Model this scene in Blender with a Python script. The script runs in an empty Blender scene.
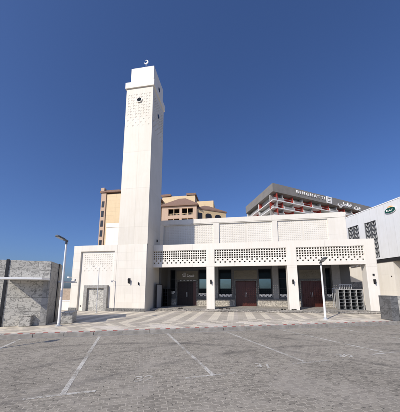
import bpy, bmesh, math, random
from mathutils import Vector, Matrix, Quaternion
random.seed(7)
R = math.radians
sc = bpy.context.scene
col = sc.collection
YAW = 0.154                      # facade frame: u to the right along the facade, v away from the viewer

# ------------------------------------------------------------------ materials
def nt(name):
    m = bpy.data.materials.new(name); m.use_nodes = True
    n = m.node_tree; n.nodes.clear()
    out = n.nodes.new('ShaderNodeOutputMaterial'); b = n.nodes.new('ShaderNodeBsdfPrincipled')
    n.links.new(b.outputs[0], out.inputs[0])
    return m, n, b
def N(n, t, **k):
    x = n.nodes.new(t)
    for a, v in k.items():
        if a.startswith('i_'):
            key = a[2:].replace('_', ' ')
            x.inputs[key].default_value = v
        else: setattr(x, a, v)
    return x
def L(n, a, b): n.links.new(a, b)
def ramp(n, src, stops, interp='LINEAR'):
    r = n.nodes.new('ShaderNodeValToRGB'); r.color_ramp.interpolation = interp
    e = r.color_ramp.elements
    while len(e) < len(stops): e.new(0.5)
    for x, (p, c) in zip(e, stops):
        x.position = p; x.color = (c, c, c, 1) if not hasattr(c, '__len__') else (*c, 1)
    L(n, src, r.inputs[0]); return r.outputs[0]
def mix(n, f, a, b, mode='MIX'):
    m = n.nodes.new('ShaderNodeMix'); m.data_type = 'RGBA'; m.blend_type = mode
    for s, i in ((f, 0), (a, 6), (b, 7)):
        if hasattr(s, 'links'): L(n, s, m.inputs[i])
        elif i == 0: m.inputs[0].default_value = s
        else: m.inputs[i].default_value = (*s, 1)
    return m.outputs[2]
def noise(n, vec, scale, detail=4, rough=.55, dist=0):
    t = N(n, 'ShaderNodeTexNoise'); t.inputs['Scale'].default_value = scale; t.inputs['Detail'].default_value = detail
    t.inputs['Roughness'].default_value = rough; t.inputs['Distortion'].default_value = dist
    if vec is not None: L(n, vec, t.inputs['Vector'])
    return t.outputs['Fac']
def coords(n, wall=False, rot=0, off=(0, 0, 0)):
    tc = N(n, 'ShaderNodeTexCoord'); v = tc.outputs['Object']
    if wall:    # lay a 2D pattern on upright faces: (x+y, z)
        s = N(n, 'ShaderNodeSeparateXYZ'); L(n, v, s.inputs[0])
        a = N(n, 'ShaderNodeMath', operation='ADD'); L(n, s.outputs[0], a.inputs[0]); L(n, s.outputs[1], a.inputs[1])
        c = N(n, 'ShaderNodeCombineXYZ'); L(n, a.outputs[0], c.inputs[0]); L(n, s.outputs[2], c.inputs[1]); v = c.outputs[0]
    if rot or any(off):
        mp = N(n, 'ShaderNodeMapping'); mp.inputs['Rotation'].default_value = (0, 0, rot); mp.inputs['Location'].default_value = off
        L(n, v, mp.inputs['Vector']); v = mp.outputs[0]
    return v
def bump(n, b, h, strength=.3, dist=.01):
    k = N(n, 'ShaderNodeBump'); k.inputs['Strength'].default_value = strength; k.inputs['Distance'].default_value = dist
    L(n, h, k.inputs['Height']); L(n, k.outputs[0], b.inputs['Normal'])
def brick(n, vec, w, h, mortar, off=.5, c1=(.5,)*3, c2=(.4,)*3, cm=(.1,)*3, smooth=.1):
    t = N(n, 'ShaderNodeTexBrick'); t.offset = off
    t.inputs['Scale'].default_value = 1; t.inputs['Brick Width'].default_value = w; t.inputs['Row Height'].default_value = h
    t.inputs['Mortar Size'].default_value = mortar; t.inputs['Mortar Smooth'].default_value = smooth
    t.inputs['Color1'].default_value = (*c1, 1); t.inputs['Color2'].default_value = (*c2, 1); t.inputs['Mortar'].default_value = (*cm, 1)
    L(n, vec, t.inputs['Vector']); return t
M = {}
def plain(name, c, rough=.6, metal=0, var=.08, scale=6, spec=.4, bmp=.0):
    m, n, b = nt(name); o = coords(n)
    f = noise(n, o, scale)
    f = ramp(n, f, ((.3, 0.), (.7, 1.)))
    L(n, mix(n, f, tuple(x*(1-var) for x in c), tuple(min(1, x*(1+var)) for x in c)), b.inputs['Base Color'])
    b.inputs['Roughness'].default_value = rough; b.inputs['Metallic'].default_value = metal
    b.inputs['Specular IOR Level'].default_value = spec
    if bmp: bump(n, b, noise(n, o, 60), bmp, .01)
    M[name] = m; return m
def clad(name, c, w, h, joint=.012, jd=.82, var=.05, off=0., rough=.55):
    """painted cladding or render panels with fine joints and rain wear"""
    m, n, b = nt(name); o = coords(n, True); o3 = coords(n)
    t = brick(n, o, w, h, joint, off, c, tuple(x*(1-var) for x in c), tuple(x*jd for x in c), .3)
    big = ramp(n, noise(n, o3, .7, 6, .65), ((.3, (.94, .93, .91)), (.65, (1, 1, 1))))
    mp = N(n, 'ShaderNodeMapping'); mp.inputs['Scale'].default_value = (5, 5, .35); L(n, o3, mp.inputs['Vector'])
    st = ramp(n, noise(n, mp.outputs[0], 1.2, 5, .7), ((.32, (.95, .94, .92)), (.58, (1, 1, 1))))
    L(n, mix(n, 1., mix(n, 1., t.outputs['Color'], big, 'MULTIPLY'), st, 'MULTIPLY'), b.inputs['Base Color'])
    b.inputs['Roughness'].default_value = rough
    inv = N(n, 'ShaderNodeMath', operation='SUBTRACT'); inv.inputs[0].default_value = 1; L(n, t.outputs['Fac'], inv.inputs[1])
    bump(n, b, inv.outputs[0], .35, .01)
    M[name] = m; return m
def marble(name, base, vein, w=1.2, h=.6, scale=2.2, joint=.008):
    m, n, b = nt(name); o = coords(n, True); o3 = coords(n)
    mp = N(n, 'ShaderNodeMapping'); mp.inputs['Rotation'].default_value = (.3, .7, .5); mp.inputs['Scale'].default_value = (1, 1, 1.7)
    L(n, o3, mp.inputs['Vector'])
    v1 = noise(n, mp.outputs[0], scale*.55, 8, .6, .8)
    v2 = noise(n, mp.outputs[0], scale*1.5, 8, .62, .6)
    a = ramp(n, v1, ((.455, 0.), (.49, 1.), (.505, .85), (.54, 0.)))
    c = ramp(n, v2, ((.36, .45), (.46, .1), (.495, .9), (.52, .05), (.7, .3)))
    cc = mix(n, a, base, vein); cc = mix(n, c, cc, tuple((x+y)/2*.9 for x, y in zip(base, vein)))
    t = brick(n, o, w, h, joint, .5, (1, 1, 1), (.86, .86, .85), (.45, .45, .44))
    cc = mix(n, 1., cc, t.outputs['Color'], 'MULTIPLY')
    L(n, cc, b.inputs['Base Color']); b.inputs['Roughness'].default_value = .5
    ivm = N(n, 'ShaderNodeMath', operation='SUBTRACT'); L(n, v2, ivm.inputs[0]); L(n, t.outputs['Fac'], ivm.inputs[1])
    bump(n, b, ivm.outputs[0], .5, .02)
    M[name] = m; return m
def rubble(name, c1, c2, cm, w=.42, h=.16):
    """rough split stone courses"""
    m, n, b = nt(name); o = coords(n, True); o3 = coords(n)
    ns = N(n, 'ShaderNodeTexNoise'); ns.inputs['Scale'].default_value = 3; L(n, o, ns.inputs['Vector'])
    ds = N(n, 'ShaderNodeVectorMath', operation='SCALE'); ds.inputs['Scale'].default_value = .10; L(n, ns.outputs['Color'], ds.inputs[0])
    ad = N(n, 'ShaderNodeVectorMath', operation='ADD'); L(n, o, ad.inputs[0]); L(n, ds.outputs[0], ad.inputs[1])
    t = brick(n, ad.outputs[0], w, h, .012, .37, c1, c2, cm, .2)
    f = ramp(n, noise(n, o3, 9, 6, .7), ((.35, .45), (.6, 1.12)))
    L(n, mix(n, 1., t.outputs['Color'], f, 'MULTIPLY'), b.inputs['Base Color'])
    b.inputs['Roughness'].default_value = .85
    bump(n, b, noise(n, o3, 14, 6, .7), .9, .04)
    M[name] = m; return m

CREAM = (.77, .725, .645)
clad('stucco', CREAM, .62, .62, .010, .88)
clad('stucco_plain', (.79, .75, .68), 3.2, 3.1, .012, .80)
clad('tower_stucco', (.705, .66, .58), 1.3, 3.15, .012, .86)
clad('white_screen', (.79, .755, .69), 40, 40, .001, .9)
clad('metal_panel', (.70, .71, .72), .75, 14., .014, .86, .015)
clad('annex_beige', (.76, .72, .65), 2.4, 1.5, .01, .9)
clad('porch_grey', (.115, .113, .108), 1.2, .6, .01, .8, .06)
marble('marble_grey', (.55, .525, .47), (.15, .145, .13), 1.2, .6, 5.4)
marble('marble_side', (.34, .33, .31), (.16, .158, .15), .5, 1.2)  # darker copy of the kiosk marble, with shade in its colour
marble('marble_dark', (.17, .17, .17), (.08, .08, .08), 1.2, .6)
marble('marble_portal', (.60, .58, .53), (.20, .19, .17), 1.8, 1.8, 3.2)
plain('portal_frame', (.30, .29, .27), .6, 0, .25, 8)
rubble('rough_stone', (.60, .55, .46), (.46, .42, .36), (.26, .24, .2))
rubble('step_stone', (.48, .44, .38), (.33, .305, .265), (.10, .09, .08), .5, .08)
rubble('grey_ashlar', (.24, .235, .22), (.18, .175, .165), (.09, .09, .09), .6, .3)
plain('floor_stone', (.42, .39, .34), .5, 0, .2, 5)
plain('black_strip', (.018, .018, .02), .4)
plain('door_shaded', (.018, .008, .006), .5)  # deep shade of the first doorway put into the door colour
plain('black_iron', (.02, .02, .022), .5, .3)
plain('white_metal', (.78, .78, .77), .4, 0, .03)
plain('galv', (.55, .56, .57), .45, .3, .12, 20)
plain('pole_grey', (.50, .50, .50), .5, .2, .08, 12)
plain('lamp_body', (.16, .165, .17), .5, .4, .1)
plain('lamp_glass', (.45, .46, .46), .2, 0, .05)
plain('board_grey', (.42, .44, .47), .55, 0, .05)
plain('porch_pilaster', (.27,.26,.245), .6)
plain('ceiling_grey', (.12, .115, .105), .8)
plain('sign_white', (.85, .84, .82), .5, 0, .02)
plain('gold_relief', (.17, .15, .11), .6)
plain('hotel_pink', (.52, .375, .27), .8, 0, .06, 2)
clad('hotel_cream', (.70, .53, .31), 3.0, 1.2, .04, .85, .04)
plain('hotel_roof', (.24, .15, .11), .85, 0, .2, 6)
plain('window_dark', (.02, .022, .026), .15, 0, .05)
plain('apt_grey', (.235, .22, .20), .6, 0, .10, .4)
plain('apt_soffit', (.34, .33, .31), .7, 0, .08, .6)
plain('apt_white', (.78, .77, .74), .6, 0, .05, .6)
plain('apt_red', (.33, .05, .035), .6, 0, .15, .8)
plain('logo_green', (.006, .07, .05), .4, 0, .05)
plain('logo_orange', (.78, .40, .12), .5, 0, .05)
plain('rack_grey', (.34, .335, .32), .5)
plain('leaf_grey', (.42, .42, .41), .5, 0, .12, 3)
plain('sandstone', (.42, .33, .25), .9, 0, .2, 3)
plain('kerb_stone', (.29,.27,.24), .85, 0, .25, 5)
plain('kerb_red', (.38, .10, .08), .8, 0, .25, 30)
plain('kerb_white', (.52, .49, .44), .8, 0, .15, 30)
plain('shoe_dark', (.03, .025, .02), .6)

def door_wood():
    m, n, b = nt('door_wood'); o = coords(n)
    mp = N(n, 'ShaderNodeMapping'); mp.inputs['Scale'].default_value = (14, 14, 1.2); L(n, o, mp.inputs['Vector'])
    f = noise(n, mp.outputs[0], 2, 6, .6, 1)
    L(n, mix(n, f, (.045, .009, .005), (.105, .022, .012)), b.inputs['Base Color'])
    b.inputs['Roughness'].default_value = .4; M['door_wood'] = m
door_wood()
def glass(name, c, rough, coat):
    m, n, b = nt(name); o = coords(n)
    b.inputs['Base Color'].default_value = (*c, 1); b.inputs['Roughness'].default_value = rough
    b.inputs['Metallic'].default_value = 0.0; b.inputs['IOR'].default_value = coat
    b.inputs['Specular Tint'].default_value = (.62, .9, 1, 1)
    bump(n, b, noise(n, o, 1.3, 2), .05, .05)
    M[name] = m
glass('glass_clear', (.012, .03, .04), .03, 3.0)
glass('glass_dark', (.008, .010, .013), .12, 1.2)

def parking_material():
    m, n, b = nt('parking_pavers'); tc = N(n, 'ShaderNodeTexCoord'); o = tc.outputs['Object']
    mp = N(n, 'ShaderNodeMapping'); mp.inputs['Rotation'].default_value = (0, 0, -R(14)); L(n, o, mp.inputs['Vector']); v = mp.outputs[0]
    wob = N(n, 'ShaderNodeTexNoise'); wob.inputs['Scale'].default_value = 1.2; wob.inputs['Detail'].default_value = 2; L(n, v, wob.inputs['Vector'])
    ws = N(n, 'ShaderNodeVectorMath', operation='SCALE'); ws.inputs['Scale'].default_value = .05; L(n, wob.outputs['Color'], ws.inputs[0])
    ad = N(n, 'ShaderNodeVectorMath', operation='ADD'); L(n, v, ad.inputs[0]); L(n, ws.outputs[0], ad.inputs[1]); v = ad.outputs[0]
    t = brick(n, v, .165, .086, .0065, .5, (.36, .322, .263), (.252, .226, .185), (.49, .44, .36), .25)
    # joints: mostly pale sand, emptied and dark here and there
    jn = ramp(n, noise(n, o, 1.1, 5, .6), ((.40, 0.), (.55, 1.)))
    jn2 = ramp(n, noise(n, o, 11, 2, .5), ((.54, 0.), (.62, .9)))
    jmask = N(n, 'ShaderNodeMath', operation='MULTIPLY'); L(n, t.outputs['Fac'], jmask.inputs[0]); L(n, jn2, jmask.inputs[1])
    c = mix(n, jmask.outputs[0], t.outputs['Color'], (.045, .042, .038))
    big = ramp(n, noise(n, o, .33, 7, .62, .4), ((.25, .70), (.45, .95), (.55, 1.0), (.75, 1.14)))
    c = mix(n, 1., c, big, 'MULTIPLY')
    fine = ramp(n, noise(n, o, 38, 5, .7), ((.25, .72), (.75, 1.25)))
    c = mix(n, 1., c, fine, 'MULTIPLY')
    # sand drifts and grime
    sand = ramp(n, noise(n, o, .75, 8, .7, .8), ((.48, 0.), (.72, .7)))
    c = mix(n, sand, c, (.40, .36, .305))
    # tyre arcs worn into the aisle
    for cx, cy, r, w in ((-1.5, -1.2, 8.6, .16), (-1.5, -1.2, 10.3, .15), (5.5, -4.0, 11.3, .18), (5.5, -4.0, 12.9, .15)):
        sb = N(n, 'ShaderNodeVectorMath', operation='DISTANCE'); sb.inputs[1].default_value = (cx, cy, 0); L(n, o, sb.inputs[0])
        d = N(n, 'ShaderNodeMath', operation='SUBTRACT'); L(n, sb.outputs['Value'], d.inputs[0]); d.inputs[1].default_value = r
        ab = N(n, 'ShaderNodeMath', operation='ABSOLUTE'); L(n, d.outputs[0], ab.inputs[0])
        k = ramp(n, ab.outputs[0], ((0., 1.), (w, 0.)))
        k2 = N(n, 'ShaderNodeMath', operation='MULTIPLY'); L(n, k, k2.inputs[0]); L(n, ramp(n, noise(n, o, .9, 5, .6), ((.38, 0.), (.6, .6))), k2.inputs[1])
        c = mix(n, k2.outputs[0], c, (.09, .083, .075))
    # oil drops
    vo = N(n, 'ShaderNodeTexVoronoi'); vo.inputs['Scale'].default_value = .9; L(n, o, vo.inputs['Vector'])
    oil = ramp(n, vo.outputs['Distance'], ((.03, .6), (.07, 0.)))
    c = mix(n, oil, c, (.06, .055, .05))
    L(n, c, b.inputs['Base Color']); b.inputs['Roughness'].default_value = .82
    b.inputs['Specular IOR Level'].default_value = .25
    inv = N(n, 'ShaderNodeMath', operation='MULTIPLY'); inv.inputs[1].default_value = -1.; L(n, t.outputs['Fac'], inv.inputs[0])
    h = N(n, 'ShaderNodeMath', operation='ADD'); L(n, inv.outputs[0], h.inputs[0]); L(n, noise(n, o, 45, 4, .7), h.inputs[1])
    bump(n, b, h.outputs[0], .5, .006)
    M['parking'] = m
parking_material()

def plaza_material():
    """stone setts: pale and grey-brown stripes running to the facade, stepped zigzags near the kerb"""
    m, n, b = nt('plaza_pavers'); tc = N(n, 'ShaderNodeTexCoord'); o = tc.outputs['Object']
    mp = N(n, 'ShaderNodeMapping'); mp.inputs['Rotation'].default_value = (0, 0, YAW); L(n, o, mp.inputs['Vector'])
    s = N(n, 'ShaderNodeSeparateXYZ'); L(n, mp.outputs[0], s.inputs[0])
    def math_(op, a, bb=None):
        q = N(n, 'ShaderNodeMath', operation=op)
        for i, x in enumerate((a, bb)):
            if x is None: continue
            if hasattr(x, 'links'): L(n, x, q.inputs[i])
            else: q.inputs[i].default_value = x
        return q.outputs[0]
    u, v = s.outputs[0], s.outputs[1]
    mk = N(n, 'ShaderNodeMapping'); mk.inputs['Rotation'].default_value = (0, 0, -R(11.6)); L(n, o, mk.inputs['Vector'])
    sk = N(n, 'ShaderNodeSeparateXYZ'); L(n, mk.outputs[0], sk.inputs[0]); dk = sk.outputs[1]
    vs = math_('SNAP', v, .22); us = math_('SNAP', u, .12)
    # zigzag shift that only lives in the strip next to the kerb
    zone = math_('LESS_THAN', math_('SNAP', dk, .3), 11.3)
    zig = math_('PINGPONG', vs, .66)
    fade = math_('GREATER_THAN', u, -60)
    sh = math_('MULTIPLY', math_('MULTIPLY', zig, zone), 1.15)
    uu = math_('ADD', us, sh)
    per = 1.02
    st = math_('LESS_THAN', math_('FRACT', math_('DIVIDE', uu, per)), .5)
    # thin secondary stripe
    st2 = math_('LESS_THAN', math_('FRACT', math_('DIVIDE', math_('ADD', uu, .2), per*2)), .12)
    # cross bands close to the kerb
    band = math_('MULTIPLY', math_('LESS_THAN', math_('FRACT', math_('DIVIDE', math_('ADD', vs, math_('MULTIPLY', math_('FLOOR', math_('DIVIDE', us, .6)), .44)), 2.2)), .3), math_('LESS_THAN', dk, 10.6))
    c = mix(n, st, (.78, .70, .56), (.52, .465, .38))
    c = mix(n, st2, c, (.56, .50, .425))
    c = mix(n, band, c, (.76, .69, .59))
    t = brick(n, mp.outputs[0], .24, .12, .006, .5, (1, 1, 1), (.86, .86, .86), (.62, .6, .56), .2)
    c = mix(n, 1., c, t.outputs['Color'], 'MULTIPLY')
    big = ramp(n, noise(n, o, .4, 7, .65), ((.3, .80), (.7, 1.12)))
    c = mix(n, 1., c, big, 'MULTIPLY')
    dust = ramp(n, noise(n, o, .8, 7, .7, 1), ((.48, 0.), (.75, .7)))
    c = mix(n, dust, c, (.62, .55, .46))
    L(n, c, b.inputs['Base Color']); b.inputs['Roughness'].default_value = .85; b.inputs['Specular IOR Level'].default_value = .25
    bump(n, b, noise(n, o, 30, 4), .3, .006)
    M['plaza'] = m
plaza_material()
def ground_material():
    m, n, b = nt('desert'); o = coords(n)
    L(n, mix(n, noise(n, o, .05, 8, .6), (.34, .28, .21), (.44, .37, .28)), b.inputs['Base Color']); b.inputs['Roughness'].default_value = 1
    M['desert'] = m
ground_material()
def worn_paint(name, lo, hi):
    m, n, b = nt(name); g = N(n, 'ShaderNodeNewGeometry'); o = g.outputs['Position']
    mp = N(n, 'ShaderNodeMapping'); mp.inputs['Rotation'].default_value = (0, 0, -R(14)); L(n, o, mp.inputs['Vector']); v = mp.outputs[0]
    wob = N(n, 'ShaderNodeTexNoise'); wob.inputs['Scale'].default_value = 1.2; wob.inputs['Detail'].default_value = 2; L(n, v, wob.inputs['Vector'])
    ws = N(n, 'ShaderNodeVectorMath', operation='SCALE'); ws.inputs['Scale'].default_value = .05; L(n, wob.outputs['Color'], ws.inputs[0])
    ad = N(n, 'ShaderNodeVectorMath', operation='ADD'); L(n, v, ad.inputs[0]); L(n, ws.outputs[0], ad.inputs[1])
    t = brick(n, ad.outputs[0], .165, .086, .0065, .5, (1, 1, 1), (.3, .3, .3), (0, 0, 0), .6)
    f1 = noise(n, o, 26, 7, .8); f2 = noise(n, o, 1.6, 5, .65)
    sm = N(n, 'ShaderNodeMath', operation='ADD'); L(n, f1, sm.inputs[0]); L(n, f2, sm.inputs[1])
    s2 = N(n, 'ShaderNodeMath', operation='MULTIPLY_ADD'); L(n, t.outputs['Color'], s2.inputs[0]); s2.inputs[1].default_value = .16; L(n, sm.outputs[0], s2.inputs[2])
    hf = N(n, 'ShaderNodeMath', operation='MULTIPLY'); L(n, s2.outputs[0], hf.inputs[0]); hf.inputs[1].default_value = .5
    a = ramp(n, hf.outputs[0], ((.0, 0.), (lo/2, .03), (hi/2, .8)))
    b.inputs['Base Color'].default_value = (.70, .67, .60, 1); b.inputs['Roughness'].default_value = .8
    L(n, a, b.inputs['Alpha']); M[name] = m
worn_paint('worn_paint', .94, 1.18)
worn_paint('faint_paint', .98, 1.26)
worn_paint('number_paint', .86, 1.2)

# ------------------------------------------------------------------ builders
def Rz(a): return Matrix.Rotation(a, 4, 'Z')
class Frame:
    """a horizontal frame with origin (ox, oy) rotated by a"""
    def __init__(s, ox=0, oy=0, a=0): s.m = Matrix.Translation((ox, oy, 0)) @ Rz(a); s.a = a
    def w(s, u, v, z=0): return s.m @ Vector((u, v, z))
FA = Frame(0, 0, -YAW)
WORLD = Frame()
def tag(o, label=None, cat=None, group=None, kind=None):
    if label: o['label'] = label
    if cat: o['category'] = cat
    if group: o['group'] = group
    if kind: o['kind'] = kind
    return o
class Thing:
    def __init__(s, name, fr, base, label, cat, group=None):
        s.fr = fr; s.base = Vector(base)
        e = bpy.data.objects.new(name, None); col.objects.link(e)
        e.location = fr.w(*base); e.rotation_euler = (0, 0, fr.a); e.empty_display_size = .3
        tag(e, label, cat, group); s.o = e
class MB:
    def __init__(s): s.bm = bmesh.new()
    def box(s, u0, u1, v0, v1, z0, z1, mat=None):
        vs = [Vector((x, y, z)) for x in (u0, u1) for y in (v0, v1) for z in (z0, z1)]
        if mat is not None: vs = [mat @ x for x in vs]
        b = [s.bm.verts.new(x) for x in vs]
        for f in ((0, 1, 3, 2), (4, 6, 7, 5), (0, 4, 5, 1), (2, 3, 7, 6), (0, 2, 6, 4), (1, 5, 7, 3)):
            s.bm.faces.new([b[i] for i in f])
        return s
    def prism(s, pts, z0, z1):
        a = [s.bm.verts.new((x, y, z0)) for x, y in pts]; b = [s.bm.verts.new((x, y, z1)) for x, y in pts]
        s.bm.faces.new(a[::-1]); s.bm.faces.new(b)
        for i in range(len(pts)):
            j = (i+1) % len(pts); s.bm.faces.new((a[i], a[j], b[j], b[i]))
        return s
    def poly_y(s, pts, v0, v1):
        """outline in (u, z) given thickness along v"""
        a = [s.bm.verts.new((x, v0, z)) for x, z in pts]; b = [s.bm.verts.new((x, v1, z)) for x, z in pts]
        s.bm.faces.new(a); s.bm.faces.new(b[::-1])
        for i in range(len(pts)):
            j = (i+1) % len(pts); s.bm.faces.new((a[j], a[i], b[i], b[j]))
        return s
    def cyl(s, p0, p1, r0, r1=None, seg=14):
        r1 = r0 if r1 is None else r1
        p0, p1 = Vector(p0), Vector(p1); d = (p1-p0).normalized(); q = d.to_track_quat('Z', 'Y')
        ra, rb = [], []
        for i in range(seg):
            t = 2*math.pi*i/seg; w = q @ Vector((math.cos(t), math.sin(t), 0))
            ra.append(s.bm.verts.new(p0+w*r0)); rb.append(s.bm.verts.new(p1+w*r1))
        s.bm.faces.new(ra[::-1]); s.bm.faces.new(rb)
        for i in range(seg):
            j = (i+1) % seg; s.bm.faces.new((ra[i], ra[j], rb[j], rb[i]))
        return s
    def plate(s, us, zs, solid, v0, v1, base=None):
        """a plate on a grid with real openings; solid[i][j] tells which cells are filled"""
        nu, nz = len(us)-1, len(zs)-1; V = {}
        def vt(i, j, k):
            if (i, j, k) not in V: V[i, j, k] = s.bm.verts.new((us[i], (v0, v1)[k], zs[j]))
            return V[i, j, k]
        g = lambda i, j: 0 <= i < nu and 0 <= j < nz and solid[i][j]
        for i in range(nu):
            for j in range(nz):
                if not g(i, j): continue
                s.bm.faces.new((vt(i, j, 0), vt(i+1, j, 0), vt(i+1, j+1, 0), vt(i, j+1, 0)))
                s.bm.faces.new((vt(i, j, 1), vt(i, j+1, 1), vt(i+1, j+1, 1), vt(i+1, j, 1)))
                if not g(i-1, j): s.bm.faces.new((vt(i, j, 0), vt(i, j+1, 0), vt(i, j+1, 1), vt(i, j, 1)))
                if not g(i+1, j): s.bm.faces.new((vt(i+1, j, 0), vt(i+1, j, 1), vt(i+1, j+1, 1), vt(i+1, j+1, 0)))
                if not g(i, j-1): s.bm.faces.new((vt(i, j, 0), vt(i, j, 1), vt(i+1, j, 1), vt(i+1, j, 0)))
                if not g(i, j+1): s.bm.faces.new((vt(i, j+1, 0), vt(i+1, j+1, 0), vt(i+1, j+1, 1), vt(i, j+1, 1)))
        return s
    def openings(s, u0, u1, z0, z1, holes, v0, v1):
        us = sorted({u0, u1, *[h[0] for h in holes], *[h[1] for h in holes]}); zs = sorted({z0, z1, *[h[2] for h in holes], *[h[3] for h in holes]})
        sol = [[not any(h[0] <= (us[i]+us[i+1])/2 <= h[1] and h[2] <= (zs[j]+zs[j+1])/2 <= h[3] for h in holes) for j in range(len(zs)-1)] for i in range(len(us)-1)]
        return s.plate(us, zs, sol, v0, v1)
    def lattice(s, u0, u1, z0, z1, nc, nr, sparse, hole, shole, v0, v1, margin=0., rect=None):
        """square-hole screen: upper rows full, `sparse` lower rows staggered"""
        a0, a1, b0, b1 = rect or (u0+margin, u1-margin, z0+margin, z1-margin)
        cu = (a1-a0)/nc; cz = (b1-b0)/nr; us = [u0]; zs = [z0]
        for i in range(nc):
            c = a0+cu*(i+.5)
            us += [c-cu*hole/2, c-cu*shole/2, c+cu*shole/2, c+cu*hole/2]
        for j in range(nr):
            c = b0+cz*(j+.5)
            zs += [c-cz*hole/2, c-cz*shole/2, c+cz*shole/2, c+cz*hole/2]
        us.append(u1); zs.append(z1)
        def sol(i, j):
            ii, a = divmod(i-1, 4); jj, b = divmod(j-1, 4)
            if i == 0 or j == 0 or a == 3 or b == 3 : return True
            if jj >= sparse: return False
            if (ii+jj) % 2: return True
            return not (a == 1 and b == 1)
        S = [[sol(i, j) for j in range(len(zs)-1)] for i in range(len(us)-1)]
        return s.plate(us, zs, S, v0, v1)
    def done(s, name, mat, parent=None, bevel=0, smooth=False, fr=None, base=None, bmod=True):
        bm = s.bm
        P = parent
        b = (P.base if isinstance(P, Thing) else P['_base'] if P is not None else Vector(base or (0, 0, 0)))
        b = Vector(b)
        bmesh.ops.translate(bm, verts=bm.verts, vec=-b)
        me = bpy.data.meshes.new(name)
        bmesh.ops.recalc_face_normals(bm, faces=bm.faces)
        bm.to_mesh(me); bm.free()
        if smooth:
            for p in me.polygons: p.use_smooth = True
        o = bpy.data.objects.new(name, me); col.objects.link(o)
        o.data.materials.append(M[mat] if isinstance(mat, str) else mat)
        if P is None:
            f = fr or WORLD; o.location = f.w(*b); o.rotation_euler = (0, 0, f.a); o['_base'] = tuple(b)
        else:
            o.parent = P.o if isinstance(P, Thing) else P; o['_base'] = tuple(b)
        if bevel:
            k = o.modifiers.new('bevel', 'BEVEL'); k.width = bevel; k.segments = 2; k.limit_method = 'ANGLE'
        return o
def B(*a): return MB().box(*a)
def struct(o): return tag(o, kind='structure')
def text_mesh(body, size, depth, mat, name, bold=.0):
    c = bpy.data.curves.new(name, 'FONT'); c.body = body; c.size = size; c.extrude = depth; c.align_x = 'CENTER'; c.align_y = 'CENTER'; c.offset = bold
    t = bpy.data.objects.new(name, c); col.objects.link(t)
    me = bpy.data.meshes.new_from_object(t.evaluated_get(bpy.context.evaluated_depsgraph_get()))
    bpy.data.objects.remove(t); me.name = name; me.materials.clear(); me.materials.append(M[mat])
    o = bpy.data.objects.new(name, me); col.objects.link(o); return o

# ------------------------------------------------------------------ ground
KA = R(11.6); KER = Frame(0, 9.42, KA)          # kerb line
def sheet(name, pts, z, mat, fr=WORLD):
    bm = bmesh.new(); bm.faces.new([bm.verts.new((x, y, z)) for x, y in pts])
    me = bpy.data.meshes.new(name); bm.to_mesh(me); bm.free(); o = bpy.data.objects.new(name, me); col.objects.link(o)
    me.materials.append(M[mat]); o.matrix_world = fr.m; return struct(o)
sheet('desert_ground', ((-1500, -600), (1500, -600), (1500, 2500), (-1500, 2500)), -.03, 'desert')
sheet('parking_lot', [KER.w(60, 0).xy, KER.w(-60, 0).xy, (-60, -60), (60, -60)], 0, 'parking')
o = MB(); o.prism([KER.w(-60, .255).xy, KER.w(60, .255).xy, (60, 60), (-60, 60)], -.02, .12); struct(o.done('plaza_paving', 'plaza'))
# kerb: long precast stones with open joints
kb = MB(); x = -30
while x < 30:
    kb.box(x+.006, x+.994, 0, .145, -.02, .118+random.uniform(-.003, .003)); x += 1
struct(kb.done('kerb', 'kerb_stone', fr=KER, bevel=.012))
gut = MB(); gut.box(-30, 30, -.20, -.003, -.02, .006); struct(gut.done('gutter_strip', 'kerb_stone', fr=KER))
kr = MB(); kw = MB(); x = -30; i = 0
while x < 30:
    z1 = .124 + random.uniform(-.002, .002)
    (kr if i % 2 else kw).box(x+.004, x+(.17 if i % 2 else .23), .15, .25, 0, z1); x += (.17 if i % 2 else .23); i += 1
struct(kr.done('red_kerb_setts', 'kerb_red', fr=KER)); struct(kw.done('white_kerb_setts', 'kerb_white', fr=KER))
# painted stall lines, worn
def pline(x0, y0, x1, y1, w=.085, z=.0045, mat='worn_paint'):
    d = Vector((x1-x0, y1-y0, 0)); Lh = d.length; a = math.atan2(d.y, d.x)
    f = Frame(x0, y0, a)
    me = bpy.data.meshes.new('parking_line'); me.from_pydata([(0, -w/2, z), (Lh, -w/2, z), (Lh, w/2, z), (0, w/2, z)], [], [(0, 1, 2, 3)])
    o = bpy.data.objects.new('parking_line', me); col.objects.link(o); o.matrix_world = f.m; me.materials.append(M[mat]); struct(o)
for a in ((-3.62, 8.45, -2.2, 3.9), (-1.25, 8.95, .25, 4.72), (1.0, 9.4, 2.42, 5.55), (3.34, 9.85, 4.92, 6.33), (5.9, 10.35, 7.25, 7.1), (-6.1, 8.0, -5.2, 5.0)):
    pline(*a)
TD = R(16)
for cx, cy in ((-2.2, 3.86), (.22, 4.68), (2.58, 5.5), (4.92, 6.25), (7.4, 7.0)):
    pline(cx-.52*math.cos(TD), cy-.52*math.sin(TD), cx+.5*math.cos(TD), cy+.5*math.sin(TD), .07, .0085, 'faint_paint')
for s_, x, y, a in (('32', -1.05, 4.5, 12), ('31', 1.38, 5.22, -8), ('30', 3.66, 6.0, 4)):
    t = text_mesh(s_, .38, 0, 'number_paint', 'bay_number', .006); t.location = (x, y, .0125); t.rotation_euler = (0, 0, R(a)); t.scale = (1.0, .95, 1); struct(t)

# ------------------------------------------------------------------ mosque
MOS = Thing('mosque', FA, (0, 16.9, .12), 'low white mosque with three latticed porch bays, columns and a blank left wing', 'mosque')
VF, VW, VU = 16.9, 20.2, 20.0
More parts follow.
